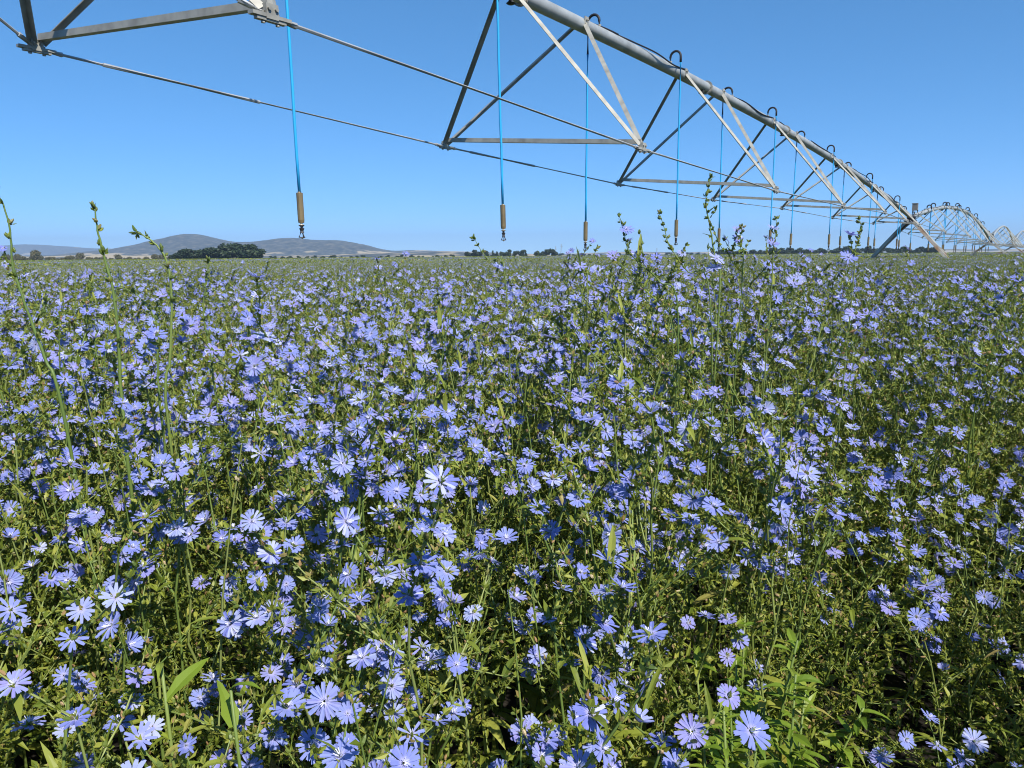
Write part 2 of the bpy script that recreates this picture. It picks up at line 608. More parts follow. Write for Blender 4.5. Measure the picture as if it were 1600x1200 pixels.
# ------------------------------------------------------------------ the irrigator
AZ = R_(35.9)
DV = Vector((math.sin(AZ), math.cos(AZ), 0))      # along the pipe
NV = Vector((math.cos(AZ), -math.sin(AZ), 0))     # across it, towards the camera side
ZV = Vector((0, 0, 1))
PD, HW, TILT = 6.25, 1.618, 0.15
ORG = -NV * PD


def P3(s, off, z):
    """along the pipe, across it, height above the eye"""
    return ORG + DV * s + NV * off + ZV * (z + EYE)


def pz(span, s):
    if span == 0:
        return 3.336 + 0.0204 * s - 0.0016 * s * s
    if span == 1:
        u = (s - 40.0) / 41.5
        return 1.592 + (0.95 - 1.592) * u + 4 * 1.42 * u * (1 - u)
    u = (s - 81.5) / (32.0 if span == 2 else 40)
    z0, z1 = (0.95, 0.81) if span == 2 else (0.81, 0.8)
    if span == 3:
        u = (s - 113.5) / 40
    return z0 + (z1 - z0) * u + 4 * (1.75 if span == 2 else 2.1) * u * (1 - u)


SPANS = [(0.0, 40.0), (40.0, 81.5), (81.5, 113.5), (113.5, 153.5)]
irr = link('irrigation_machine', None)
irr.location = P3(40, 0, -EYE)
tag(irr, 'galvanised centre pivot irrigator with arched pipe and truss spans over the field', 'irrigator')
INV = Matrix.Translation(-irr.location)


def irr_build(mb, name, parent=None, smooth=False):
    me = mb.mesh(name, smooth)
    me.transform(INV)
    return link(name, me, parent if parent is not None else irr)


DEPTH0 = [1.62, 1.90, 1.98, 1.84, 1.50, 1.22, 0.80]
PR = 0.098
for si, (sa, sb) in enumerate(SPANS):
    L = sb - sa
    nseg = 60 if si < 2 else 30
    far = si >= 2
    b = MB()
    ss = [sa + L * i / nseg for i in range(nseg + 1)]
    tube(b, [P3(s, 0, pz(si, s)) for s in ss], PR, M_PIPE, 16 if si == 0 else 10)
    pipe = irr_build(b, 'span_pipe', smooth=True)
    nodes = [3.5, 9.2, 14.75, 20.0, 25.6, 31.0, 36.3] if si == 0 else [sa + 3.5 + (L - 7.0) / 6 * k for k in range(7)]
    dep = DEPTH0 if si == 0 else [0.95, 1.5, 1.9, 2.0, 1.9, 1.5, 0.95]
    nl, nr = [], []
    for k, s in enumerate(nodes):
        zc = pz(si, s) - dep[k]
        t = TILT * min(1.0, dep[k] / 1.8)
        hw = HW * min(1.0, dep[k] / 1.75 + .08)
        nl.append(P3(s, -hw, zc + t))
        nr.append(P3(s + .1, hw, zc - t))
    wd = 0.060 if si == 0 else 0.052
    for k, s in enumerate(nodes):
        js = s + (0.3 if si == 0 else 0.0)
        hf = 0.95 if si == 0 else 2.2
        if si == 0 and k in (0,):
            js = s + 0.1
        for side, nd in ((-1, nl[k]), (1, nr[k])):
            for e in (-1, 1):
                a = P3(js + e * hf, side * 0.085, pz(si, js + e * hf) + 0.045)
                q = MB()
                # small lug plate on the pipe and the bar down to the rod bracket
                angle_iron(q, a, nd + ZV * 0.07 + DV * e * 0.035, wd, M_GALV, NV * side * 0.8 + ZV * 0.4 - DV * e * .3)
                if not far:
                    box(q, a + NV * side * .012, DV * 0.05, NV * 0.008, ZV * 0.05, M_GALV)
                    for hz in (-.02, .02):
                        tube(q, [a + NV * side * .02 + DV * hz, a + NV * side * .045 + DV * hz], .012, M_GALV, 6)
                irr_build(q, 'strut', pipe)
        q = MB()
        angle_iron(q, nl[k] + ZV * .07 + NV * .03, nr[k] + ZV * .07 - NV * .03, wd * 0.95, M_GALV, -DV * .6 - ZV * .55)
        irr_build(q, 'cross_brace', pipe)
        if not far:
            for nd in (nl[k], nr[k]):
                q = MB()
                prv = DV
                box(q, nd + ZV * .03, DV * .05, NV * .03, ZV * .05, M_GALV)
                box(q, nd, DV * .16, NV * .028, ZV * .012, M_GALV)
                box(q, nd - ZV * .02, DV * .12, NV * .02, ZV * .014, M_GALV)
                for e in (-.03, .03):
                    tube(q, [nd + DV * e + NV * -.045 + ZV * .045, nd + DV * e + NV * .045 + ZV * .045], .014, M_GALV, 6)
                    tube(q, [nd + DV * e * 2 - ZV * .05, nd + DV * e * 2 + ZV * .03], .016, M_GALV, 6)
                irr_build(q, 'rod_bracket', pipe)
    for nn in (nl, nr):
        ends = [P3(sa + 0.35, 0, pz(si, sa) - 0.15)] + nn + [P3(sb - 0.35, 0, pz(si, sb) - 0.15)]
        for i in range(len(ends) - 1):
            a, c = ends[i], ends[i + 1]
            d = (c - a).normalized()
            q = MB()
            r0 = 0.0135 if si == 0 else 0.014
            tube(q, [a + d * .14, c - d * .14], r0, M_ROD, 6)
            if si == 0:
                tube(q, [a, a + d * .22], r0 * 1.7, M_ROD, 6)
                tube(q, [c - d * .22, c], r0 * 1.7, M_ROD, 6)
                if nn is nl:
                    tube(q, [a + d * .6, a + d * 2.4], r0 * 1.45, M_ROD, 6)      # second bar lapped along the far rod
            irr_build(q, 'truss_rod', pipe)
    if not far:
        # bolted flanges with a drain below each, and the control cable winding along the pipe
        for k, s in enumerate(nodes):
            s = s + (0.55 if si == 0 else 0.6)
            if si == 0 and k == 1:
                s = 8.9
            c = P3(s, 0, pz(si, s))
            tan = (P3(s + .1, 0, pz(si, s + .1)) - c).normalized()
            q = MB()
            tube(q, [c - tan * .016, c + tan * .016], PR + .035, M_GALV, 16)
            for j in range(8):
                a = 2 * PI * j / 8
                pp = c + NV * math.cos(a) * (PR + .02) + ZV * math.sin(a) * (PR + .02)
                tube(q, [pp - tan * .035, pp + tan * .035], .009, M_GALV, 6)
            irr_build(q, 'pipe_flange', pipe)
            q = MB()
            cc = c - tan * .22 - ZV * PR
            tube(q, [cc + ZV * .02, cc - ZV * .05, cc - ZV * .065], [.065, .065, .04], M_BLACK, 10)
            irr_build(q, 'drain_valve', pipe)
        for (c0, c1, ph) in ([(sa + .3 + 2.8 * j, sa + .3 + 2.8 * (j + 1), j) for j in range(int(L / 2.8))]):
            q = MB()
            pts = []
            for i in range(19):
                u = i / 18
                s = c0 + (c1 - c0) * u
                a = PI / 2 - (0.25 + 0.95 * math.sin(2 * PI * (u * 0.5 + .5 * (ph % 2))) + .35 * math.sin(5 * u + ph))
                rr = PR + .014 + (.05 * max(0, math.sin(PI * u)) ** 6 if ph % 3 == 1 else 0)
                pts.append(P3(s, math.cos(a) * rr, pz(si, s) + math.sin(a) * rr))
            tube(q, pts, .0125, M_BLACK, 6, caps=True)
            irr_build(q, 'control_cable', pipe, True)


def tower(s, zp, first_leg=None):
    """A-frame tower: legs spread across the pipe down to two wheels joined by a base beam"""
    pc = P3(s, 0, zp)
    zb = 0.75                                        # base beam height
    b = MB()
    box(b, P3(s, -2.0, zb - EYE) * 0.5 + P3(s, 2.0, zb - EYE) * 0.5, NV * 2.35, DV * .09, ZV * .09, M_RUST)
    t = irr_build(b, 'tower')
    for side in (-1, 1):
        for e in (-1, 1):
            q = MB()
            a = pc + NV * side * .16 + DV * e * .42 - ZV * .12
            c = P3(s, side * 2.05, zb + .09 - EYE) + DV * e * .1
            angle_iron(q, a, c, .125, M_TOWER, NV * side + DV * e * .4, .012)
            irr_build(q, 'leg', t)
        for u in (.35, .68):
            q = MB()
            a = pc + NV * side * .16 - ZV * .12
            c = P3(s, side * 2.05, zb + .09 - EYE)
            m_ = a.lerp(c, u)
            l = .42 * (1 - u) + .1 * u
            angle_iron(q, m_ - DV * l, m_ + DV * l, .05, M_TOWER, NV * side)
            irr_build(q, 'leg_brace', t)
        # wheel: tyre, rim and hub at each end of the base beam
        wc = P3(s, side * 2.2, .6 - EYE) + DV * .32
        q = MB()
        vs, fs = [], []
        nu, nv = 28, 8
        for i in range(nu):
            a = 2 * PI * i / nu
            for j in range(nv):
                bta = 2 * PI * j / nv
                rr = .47 + .13 * math.cos(bta)
                lug = .02 if (i % 2 and abs(bta) < 1) else 0
                vs.append(wc + (NV * math.cos(a) + ZV * math.sin(a)) * (rr + lug) + DV * (.14 * math.sin(bta)))
        for i in range(nu):
            for j in range(nv):
                fs.append((i * nv + j, ((i + 1) % nu) * nv + j, ((i + 1) % nu) * nv + (j + 1) % nv, i * nv + (j + 1) % nv))
        q.add(vs, fs, M_BLACK)
        wl = irr_build(q, 'wheel', t, True)
        q = MB()
        tube(q, [wc - DV * .05, wc + DV * .05], [.36, .36], M_GALV, 20)
        tube(q, [wc - DV * .30, wc + DV * .12], [.09, .07], M_RUST, 10)
        irr_build(q, 'rim', wl)
    # long brace from the pivot joint across to the opposite leg, and a horizontal tie
    q = MB()
    tube(q, [pc + DV * .2 - ZV * .25 + NV * .05, P3(s, 1.55, zb + .75 - EYE)], .03, M_TOWER, 6)
    tube(q, [pc + DV * .2 - ZV * .25 - NV * .05, P3(s, -1.5, zb + .7 - EYE)], .03, M_TOWER, 6)
    irr_build(q, 'diagonal_brace', t)
    q = MB()
    tube(q, [P3(s, -1.5, zb + .65 - EYE), P3(s, 1.5, zb + .65 - EYE)], .028, M_TOWER, 6)
    irr_build(q, 'tie_bar', t)
    q = MB()
    # dark pivot saddle that carries the pipe ends
    box(q, pc - ZV * .2, DV * .5, NV * .17, ZV * .09, M_BLACK)
    tube(q, [pc - DV * .3, pc + DV * .3], PR + .045, M_BLACK, 12)
    irr_build(q, 'pivot_saddle', t)
    q = MB()
    bc = pc + ZV * .46 + NV * .12
    box(q, bc, DV * .11, NV * .10, ZV * .15, M_BOX)
    box(q, bc + NV * .11, DV * .095, NV * .012, ZV * .13, M_BOX)
    box(q, bc + ZV * .16, DV * .125, NV * .12, ZV * .012, M_BOX)
    tube(q, [bc - ZV * .2, pc + ZV * .06 + NV * .1], .035, M_GALV, 8)
    tube(q, [bc - ZV * .2 + DV * .1, pc + ZV * .03 + DV * .25], .014, M_BLACK, 6)
    irr_build(q, 'control_box', t)
    return t


tower(0.0, 3.336)
tower(40.0, 1.592)
tower(81.5, 0.95)
tower(113.5, 0.81)
tower(153.5, 0.8)


# ------------------------------------------------------------------ drop hoses
def drop(s, side, z0, zb, label, lean=0.0, far=False):
    """gooseneck over the pipe, blue hose, tan weight and sprinkler; hangs from the pipe"""
    e = link('drop_hose', None)
    top = P3(s, 0, z0 + PR)
    e.location = top
    tag(e, label, 'sprinkler hose', 'drop hoses hanging from the irrigator')
    rg = random.Random(int(s * 100))
    W = .20
    zt = .17
    q = MB()
    pts = [Vector((0, 0, -.03)), Vector((0, 0, zt * .55))]
    for i in range(1, 9):
        a = PI - PI * i / 8
        pts.append(Vector((0, 0, zt * .55)) + NV * side * (W / 2 + W / 2 * math.cos(a)) + ZV * (W / 2 * math.sin(a)))
    pts.append(pts[-1] - ZV * .1)
    rr = .021 if not far else .03
    tube(q, pts, rr, M_BLACK, 8)
    tube(q, [(0, 0, -.05), (0, 0, .03)], .035, M_GALV, 8)
    g_ = q.mesh('gooseneck', True)
    link('gooseneck', g_, e)
    ht = pts[-1]
    hb = Vector((0, 0, zb - (z0 + PR))) + NV * side * W + DV * lean
    d = (hb - ht)
    fit = .16                                         # sprinkler
    wt = .31
    dn = d.normalized()
    pb = hb - dn * (fit + wt)
    q = MB()
    q_pts = []
    for i in range(9):
        u = i / 8
        q_pts.append(ht.lerp(pb, u) + DV * (.006 * math.sin(2 * PI * u) * rg.uniform(-1, 1)))
    hr = .0155 if not far else .019
    nk = 1.0 if side > 0 else 0
    if side < 0:
        k = 2
        q2 = MB()
        tube(q2, q_pts[:k], hr * 1.15, M_NAVY, 8)
        link('upper_hose', q2.mesh('upper_hose', True), e)
        q_pts = q_pts[k - 1:]
    tube(q, q_pts, hr, M_HOSE, 8)
    link('hose', q.mesh('hose', True), e)
    q = MB()
    tube(q, [pb - dn * .0, pb + dn * .01, pb + dn * (wt - .03), pb + dn * wt], [.028, .034, .034, .029], M_BRASS, 12)
    link('hose_weight', q.mesh('hose_weight'), e)
    q = MB()
    a = pb + dn * wt
    tube(q, [a, a + dn * .02, a + dn * .025], [.02, .03, .024], M_CREAM, 10)
    tube(q, [a + dn * .025, a + dn * .055, a + dn * .08, a + dn * .10], [.032, .026, .016, .022], M_NOZ, 10)
    sp_ = link('sprinkler', q.mesh('sprinkler'), e)
    q = MB()
    for j in range(3):
        an = 2 * PI * j / 3
        o = NV * math.cos(an) + DV * math.sin(an)
        tube(q, [a + dn * .095 + o * .012, a + dn * .145 + o * .032], .008, M_NOZ, 5)
    tube(q, [a + dn * .14, a + dn * .15], [.038, .042], M_NOZ, 12)
    tube(q, [a + dn * .15, a + dn * .16], [.022, .012], M_CREAM, 8)
    link('spray_plate', q.mesh('spray_plate'), sp_)
    return e


drops = [(5.2, -1, .19, .06, 'blue drop hose nearest the camera, alone against the sky above the hills'),
         (8.1, 1, .19, .10, 'blue drop hose hanging through the first whole truss bay'),
         (11.0, -1, .07, -.03, 'blue drop hose behind the pipe, its dark navy top under a black gooseneck'),
         (13.6, 1, .17, .0, 'blue drop hose in front of the pipe beside the flange with the looped cable'),
         (16.75, -1, .10, .05, 'blue drop hose behind the pipe just past the looped cable flange'),
         (19.15, 1, .11, -.05, 'blue drop hose before the pipe in the third truss bay'),
         (22.3, -1, .08, -.12, 'blue drop hose behind the pipe past the third truss bay')]
drops += [(q, 1 if i % 2 == 0 else -1, .10, 0.0, 'thin blue drop hose among the close set ones towards the first tower') for i, q in enumerate((24.7, 27.8, 30.2, 33.3, 35.7, 38.6))]
for s, side, zb, lean, lb in drops:
    drop(s, side, pz(0, s), zb, lb, lean)
j = 0
s = 41.6
while s < 81:
    side = -1 if j % 2 == 0 else 1
    drop(s, side, pz(1, s), -0.02, 'distant thin drop hose under the second arched span beyond the tower', 0.0, True)
    s += 2.78
    j += 1

# ================================================================== the crop
# ------------------------------------------------------------------ chicory: flower heads
def flower_geo(mb, rg, M4, lod, cup, npet=None, piece=0.0, split=None):
    """one flower head. cup 0 = flat open, 1 = half closed; M4 places it; `split` takes the centre when it is its own mesh"""
    n = npet or rg.randint(15, 19)
    Lp = 0.0195
    if lod == 2:
        n = 7
    for k in range(n):
        a = 2 * PI * (k + rg.uniform(-.22, .22)) / n
        L = Lp * rg.uniform(.86, 1.06)
        el = cup * 1.0 + rg.uniform(-.10, .16) + (0.12 if k % 2 else 0.0)
        w_ = (0.00225 if lod == 0 else 0.0026) * rg.uniform(.85, 1.15)
        if lod == 2:
            w_ = 0.0052
        ca, sa = math.cos(a), math.sin(a)
        droop = rg.uniform(-.55, .05)

        def pt(u, v, dz=0.0):
            # u along the petal, v across
            e = el + droop * u * (1 - cup)
            r_ = 0.0012 + L * u * math.cos(e)
            z = L * u * math.sin(el) + droop * .35 * L * u * u + dz
            return M4 @ Vector((ca * r_ - sa * v, sa * r_ + ca * v, z))
        if lod == 0:
            vs, rad = [], []
            for u, ww in ((0.0, .30), (.30, .62), (.62, 1.0), (.88, .98)):
                for v in (-1, 0, 1):
                    vs.append(pt(u, v * w_ * ww, -0.0006 * (v == 0) * (1 if u else 0)))
                    rad.append(u)
            for v, u in ((-.95, .985), (-.5, .93), (0, 1.0), (.5, .93), (.95, .985)):
                vs.append(pt(u, v * w_ * .92))
                rad.append(u)
            fs = []
            for i in range(3):
                for q in range(2):
                    x = i * 3 + q
                    fs.append((x, x + 1, x + 4, x + 3))
            fs += [(9, 13, 12), (9, 10, 14, 13), (10, 11, 15, 14), (11, 16, 15)]
            mb.add(vs, fs, M_PET, piece + rg.uniform(0, .16), rad)
        elif lod == 1:
            vs = [pt(0, -w_ * .3), pt(0, w_ * .3), pt(.62, w_), pt(1.0, w_ * .7), pt(1.0, -w_ * .7), pt(.62, -w_)]
            mb.add(vs, [(0, 1, 2, 5), (5, 2, 3, 4)], M_PET, piece, [0, 0, .62, 1, 1, .62])
        else:
            vs = [pt(0, 0), pt(.9, w_), pt(1.05, 0), pt(.9, -w_)]
            mb.add(vs, [(0, 1, 2, 3)], M_PET, piece, [.1, .9, 1, .9])
    if lod == 0:
        c = split if split is not None else mb
        for k in range(11):
            a = 2 * PI * (k + rg.uniform(-.3, .3)) / 11
            t = rg.uniform(.35, .8)
            h = rg.uniform(.006, .0085)
            b0 = Vector((math.cos(a) * .0012, math.sin(a) * .0012, 0))
            b1 = Vector((math.cos(a) * h * t, math.sin(a) * h * t, h))
            x = Vector((-math.sin(a), math.cos(a), 0)) * .00055
            c.add([M4 @ (b0 - x), M4 @ (b0 + x), M4 @ (b1 + x * .8), M4 @ (b1 - x * .8)], [(0, 1, 2, 3)], M_STY, piece)
    if lod < 2:
        # green cup below the petals
        vs, fs = [], []
        nn = 6
        for z, r_ in ((0.001, .0026), (-.005, .0030), (-.010, .0016)):
            for k in range(nn):
                a = 2 * PI * k / nn
                vs.append(M4 @ Vector((math.cos(a) * r_, math.sin(a) * r_, z)))
        for i in range(2):
            for k in range(nn):
                fs.append((i * nn + k, i * nn + (k + 1) % nn, (i + 1) * nn + (k + 1) % nn, (i + 1) * nn + k))
        mb.add(vs, fs, M_BUD, piece)


def leaflet(mb, p, d, L, wd, m, rg, piece):
    """small folded bract"""
    x, y, d = frame_of(d)
    a = rg.uniform(0, 6.28)
    s = x * math.cos(a) + y * math.sin(a)
    n = d.cross(s)
    mb.add([p, p + d * L * .45 + s * wd + n * wd * .5, p + d * L, p + d * L * .45 - s * wd + n * wd * .5], [(0, 1, 2), (0, 2, 3)], m, piece)


def blade(mb, p, d, L, wd, m, rg, piece, droop=.5, segs=5):
    """long leaf with a folded midrib, arching over"""
    x, y, d = frame_of(d)
    s = d.cross(Vector((0, 0, 1)))
    s = s.normalized() if s.length > .05 else x
    tw = rg.uniform(-.7, .7)
    vs, fs = [], []
    q = Vector(p)
    dd = Vector(d)
    for i in range(segs + 1):
        u = i / segs
        ww = wd * (math.sin(PI * (0.12 + .88 * u) ** .75) ** .8 if u < 1 else 0.02) * (1 + .16 * math.sin(9 * u + tw * 5) + rg.uniform(-.12, .12))
        n = s.cross(dd).normalized()
        sc_ = (s * math.cos(tw * u) + n * math.sin(tw * u))
        nn = sc_.cross(dd).normalized()
        vs += [q + sc_ * ww + nn * ww * .28, q, q - sc_ * ww + nn * ww * .28]
        dd = (dd + Vector((0, 0, -droop * 1.6 / segs)) + sc_ * rg.uniform(-.06, .06)).normalized()
        q = q + dd * (L / segs)
    for i in range(segs):
        for k in range(2):
            a = i * 3 + k
            fs.append((a, a + 1, a + 4, a + 3))
    mb.add(vs, fs, m, piece)


def bud(mb, p, d, L, r_, m, piece, n=5):
    x, y, d = frame_of(d)
    vs, fs = [], []
    for u, q in ((0, .5), (.35, 1.0), (.75, .7)):
        for k in range(n):
            a = 2 * PI * k / n
            vs.append(p + d * (L * u) + (x * math.cos(a) + y * math.sin(a)) * r_ * q)
    vs.append(p + d * L)
    for i in range(2):
        for k in range(n):
            fs.append((i * n + k, i * n + (k + 1) % n, (i + 1) * n + (k + 1) % n, (i + 1) * n + k))
    for k in range(n):
        fs.append((2 * n + k, 2 * n + (k + 1) % n, 3 * n))
    mb.add(vs, fs, m, piece)


def rvec(rg, up_=0.0):
    v = Vector((rg.gauss(0, 1), rg.gauss(0, 1), rg.gauss(0, 1) + up_))
    return v.normalized()


class Plant:
    """geometry of one branching chicory plant: stems, leaves with buds, and where its flower heads sit"""

    def __init__(self, seed, H=1.25, nfl=12, leafy=1.0, sides=5, cluster=1.0, spikes=1):
        rg = random.Random(seed)
        self.st, self.lf, self.fl = MB(), MB(), []
        self.H = H
        self.rg = rg
        cand = []
        lean = Vector((rg.gauss(0, .10), rg.gauss(0, .10), 0))
        nmain = rg.randint(2, 3)
        for ms in range(nmain):
            az = rg.uniform(0, 6.28)
            off = Vector((math.cos(az), math.sin(az), 0)) * (.02 if ms else 0)
            spread = Vector((math.cos(az), math.sin(az), 0)) * (rg.uniform(.12, .30) if ms else 0)
            hh = H * (1 if ms == 0 else rg.uniform(.74, .98))
            pts = []
            nn = 12
            for i in range(nn + 1):
                u = i / nn
                zig = Vector((rg.gauss(0, .008), rg.gauss(0, .008), 0)) * (1 if i else 0)
                pts.append(off + (lean + spread) * (u ** 1.3) * 1.0 + zig + ZV * (hh * u))
            tube(self.st, pts, [.0042 * (1 - .65 * i / nn) + .0004 for i in range(nn + 1)], M_STEM, sides, rg.random() * .3, False)
            for i in range(1, nn + 1):
                u = i / nn
                p = pts[i]
                if u < .62:
                    for _ in range(int(2 * leafy + rg.random())):
                        a = rg.uniform(0, 6.28)
                        d = Vector((math.cos(a), math.sin(a), rg.uniform(.3, 1.1)))
                        blade(self.lf, p, d, rg.uniform(.07, .17) * (1.1 - .5 * u), rg.uniform(.007, .014), M_LEAF, rg, rg.random() * .6, rg.uniform(.3, .8), 4)
                if u > .28 and rg.random() < .92:
                    a = i * 2.4 + az + rg.uniform(-.5, .5)
                    e = rg.uniform(.55, 1.05)
                    d = Vector((math.cos(a) * math.cos(e), math.sin(a) * math.cos(e), math.sin(e)))
                    self.branch(p, d, rg.uniform(.16, .34) * (1.15 - .45 * u), 0, cand, sides, leafy, cluster)
                self.clump(p, (pts[i] - pts[i - 1]), leafy * cluster, u > .4)
            cand.append((pts[-1], ZV.copy()))
        # thin budding spikes that stand a little above the flowers
        for _ in range(spikes if rg.random() < .75 else 0):
            a = rg.uniform(0, 6.28)
            o = Vector((math.cos(a), math.sin(a), 0))
            p0 = o * rg.uniform(.02, .1) + ZV * H * .72
            p1 = p0 + o * rg.uniform(.02, .12) + ZV * H * rg.uniform(.30, .46)
            mid_ = p0.lerp(p1, .5) + rvec(rg) * .015
            sp_ = [p0, p0.lerp(mid_, .5), mid_, mid_.lerp(p1, .5) + rvec(rg) * .006, p1]
            tube(self.st, sp_, [.0022, .002, .0017, .0014, .001], M_STEM, 4, rg.random() * .3, False)
            for k in range(9):
                u = .15 + .85 * k / 8
                i = min(3, int(u * 4))
                q = sp_[i].lerp(sp_[i + 1], u * 4 - i)
                self.clump(q, sp_[i + 1] - sp_[i], .45, True)
        # flower heads: prefer the upper ones
        rg.shuffle(cand)
        cand.sort(key=lambda c: -(c[0].z / H + rg.uniform(-.28, .28)))
        took = []
        for p, d in cand:
            if len(took) >= nfl:
                break
            if any((p - o).length < .042 for o in took) and rg.random() < .9:
                continue
            took.append(p)
            self.fl.append((p, d, rg.uniform(.76, 1.08), rg.randrange(1000)))

    def clump(self, p, d, amount, buds):
        rg = self.rg
        pc = rg.random()
        for _ in range(int(4.4 * amount + rg.random())):
            leaflet(self.lf, p, (rvec(rg, .6) + d.normalized() * .8), rg.uniform(.008, .020), rg.uniform(.0022, .0046), M_LEAF, rg, (pc + rg.uniform(0, .2)) % 1)
        if buds:
            for _ in range(int(1.3 * amount + rg.random())):
                m = M_DRY if rg.random() < .2 else M_BUD
                bud(self.lf, p + rvec(rg) * .003, (rvec(rg, .5) + d.normalized()), rg.uniform(.008, .014), rg.uniform(.0020, .0034), m, rg.random())

    def branch(self, p, d, L, depth, cand, sides, leafy, cluster):
        rg = self.rg
        n = max(3, int(L / .038))
        pts = [p]
        dd = d.normalized()
        for i in range(n):
            dd = (dd + rvec(rg) * .14 + ZV * .07).normalized()
            pts.append(pts[-1] + dd * (L / n))
        r0 = .0024 if depth == 0 else .0016
        tube(self.st, pts, [r0 * (1 - .6 * i / n) for i in range(n + 1)], M_STEM, max(3, sides - 1), rg.random() * .3, False)
        for i in range(1, n + 1):
            dd = pts[i] - pts[i - 1]
            self.clump(pts[i], dd, leafy * cluster, True)
            self.clump(pts[i].lerp(pts[i - 1], .5), dd, leafy * cluster * .6, rg.random() < .5)
            out = (rvec(rg, .6) + dd.normalized() * .5).normalized()
            cand.append((pts[i] + out * .006, out))
            if depth < 1 and rg.random() < .55 and i < n:
                s = rvec(rg, .5)
                self.branch(pts[i], (s + dd.normalized() * .7).normalized(), L * rg.uniform(.3, .6), depth + 1, cand, sides, leafy, cluster)
            if rg.random() < .22 * leafy:
                blade(self.lf, pts[i], (rvec(rg, .3) + dd.normalized() * .6), rg.uniform(.025, .06), rg.uniform(.003, .0065), M_LEAF, rg, rg.random(), rg.uniform(.2, .7), 3)


def flower_frame(p, d, size, rg, face):
    """heads turn partly to the light (`face`, in the plant's own frame)"""
    nrm = (d * .65 + face * .8 + ZV * .12 + rvec(rg) * .5).normalized()
    x, y, z = frame_of(nrm)
    M = Matrix((x, y, z)).transposed().to_4x4()
    return Matrix.Translation(p) @ M @ Matrix.Rotation(rg.uniform(0, 6.28), 4, 'Z') @ Matrix.Scale(size, 4)


FACE = Vector((SUNV.x * .8, SUNV.y, SUNV.z * .8)).normalized()

# flower variants, shared by every near plant: petals with the pale centre as a sub-part
FLOWERS = []
for i, cup in enumerate((.06, .12, .02, .2, .1, .42, .3, .05, .75, .15)):
    rg = random.Random(900 + i)
    pb, ce = MB(), MB()
    flower_geo(pb, rg, Matrix.Identity(4), 0, cup, split=ce, npet=(8 if i == 7 else None))
    FLOWERS.append((pb.mesh('flower'), ce.mesh('flower_centre')))

GROUP = 'flowering chicory plants at the near side of the field'
PLAIN = 'branching chicory plant covered in blue flowers within the dense near stand'


class Proto:
    def __init__(self, P):
        self.stem = P.st.mesh('stem', True)
        self.leaf = P.lf.mesh('foliage')
        self.fl = P.fl
        self.H = P.H


NEAR = [Proto(Plant(100 + i, 1.25, nfl=30, leafy=1.0)) for i in range(12)]
VIEWR = 34.2


def place_plant(pr, x, y, rot, sc_, nfl, label, group, centre, rg):
    e = link('chicory_plant', None)
    e.location = (x, y, 0)
    e.rotation_euler = (0, 0, rot)
    e.scale = (sc_ ** .5, sc_ ** .5, sc_)
    tag(e, label, 'chicory plant', group)
    link('stem', pr.stem, e)
    link('foliage', pr.leaf, e)
    face = Matrix.Rotation(-rot, 3, 'Z') @ FACE
    inv = Matrix.Diagonal((1 / sc_ ** .5, 1 / sc_ ** .5, 1 / sc_, 1))
    for p, d, s, sd_ in pr.fl[:nfl]:
        fm, cm = FLOWERS[rg.choice((0, 1, 2, 3, 4, 5, 6, 0, 1, 2, 4, 8, 9, 9, 7 if rg.random() < .4 else 1))]
        f = link('flower', fm, e)
        fr = flower_frame(p, d, s, rg, face)
        T = Matrix.Translation(fr.translation)
        f.matrix_local = T @ inv @ (Matrix.Translation(-fr.translation) @ fr)
        if centre:
            link('flower_centre', cm, f)
    return e


def crop_height(x, y, rg):
    r = math.hypot(x, y)
    az = math.degrees(math.atan2(x, y))
    h = rg.gauss(1.19, .07)
    if r < 1.7:
        h *= .80 + .20 * max(0, (r - .6)) / 1.1
    # it stands taller and more ragged to the right of the middle
    if 5 < az < 27 and r > 1.75:
        h *= rg.uniform(1.0, 1.11)
    # the stand is low along the wheel track on the right
    k = min(1, max(0, (az - 17) / 9)) * min(1, max(0, (3.2 - r) / 1.0))
    h *= 1 - .30 * k
    if az > 50:
        return rg.uniform(1.15, 1.35)
    if az > 33 and r < 1.6:
        h *= .85
    return min(max(h, .5), 1.39)


def blocked(x, y):
    """bare gap in the wheel track, room for the photographer and for the leafy clump"""
    r = math.hypot(x, y)
    if r < .62:
        return True
    ga = R_(28.5)                                      # bare gap running away from the camera
    u, v = x * math.sin(ga) + y * math.cos(ga), x * math.cos(ga) - y * math.sin(ga)
    if math.hypot((u - 1.22) / .62, v / .20) < 1:
        return True
    if math.hypot(x - .34, y - 1.08) < .2 or math.hypot(x - .30, y - .86) < .12:
        return True
    for bx, by in ((-.375, .94), (-.30, .92)):
        if math.hypot(x - bx, y - by) < .10:
            return True
    return False


rg = random.Random(77)
CELL = .205
near, rest = [], []
for iy in range(-7, 37):
    for ix in range(-30, 31):
        x = (ix + rg.uniform(.08, .92)) * CELL
        y = (iy + rg.uniform(.08, .92)) * CELL
        if blocked(x, y) or y < -.4 * abs(x) - .3:
            continue
        az = math.degrees(math.atan2(x, y))
        r = math.hypot(x, y)
        (near if abs(az) < 36 or r < .8 and y > 0 else rest).append((r, x, y))
near.sort()
for i, (r, x, y) in enumerate(near):
    if i >= 275:
        rest.append((r, x, y))
        continue
    h = crop_height(x, y, rg)
    pr = NEAR[rg.randrange(12)]
    place_plant(pr, x, y, rg.uniform(0, 6.28), h / pr.H, int(30 - 9.0 * max(0, r - 1.15)) if r < 1.9 else (22 if r < 2.9 else 16), PLAIN, GROUP, r < 1.75, rg)
NEAR_R = near[min(275, len(near) - 1)][0]


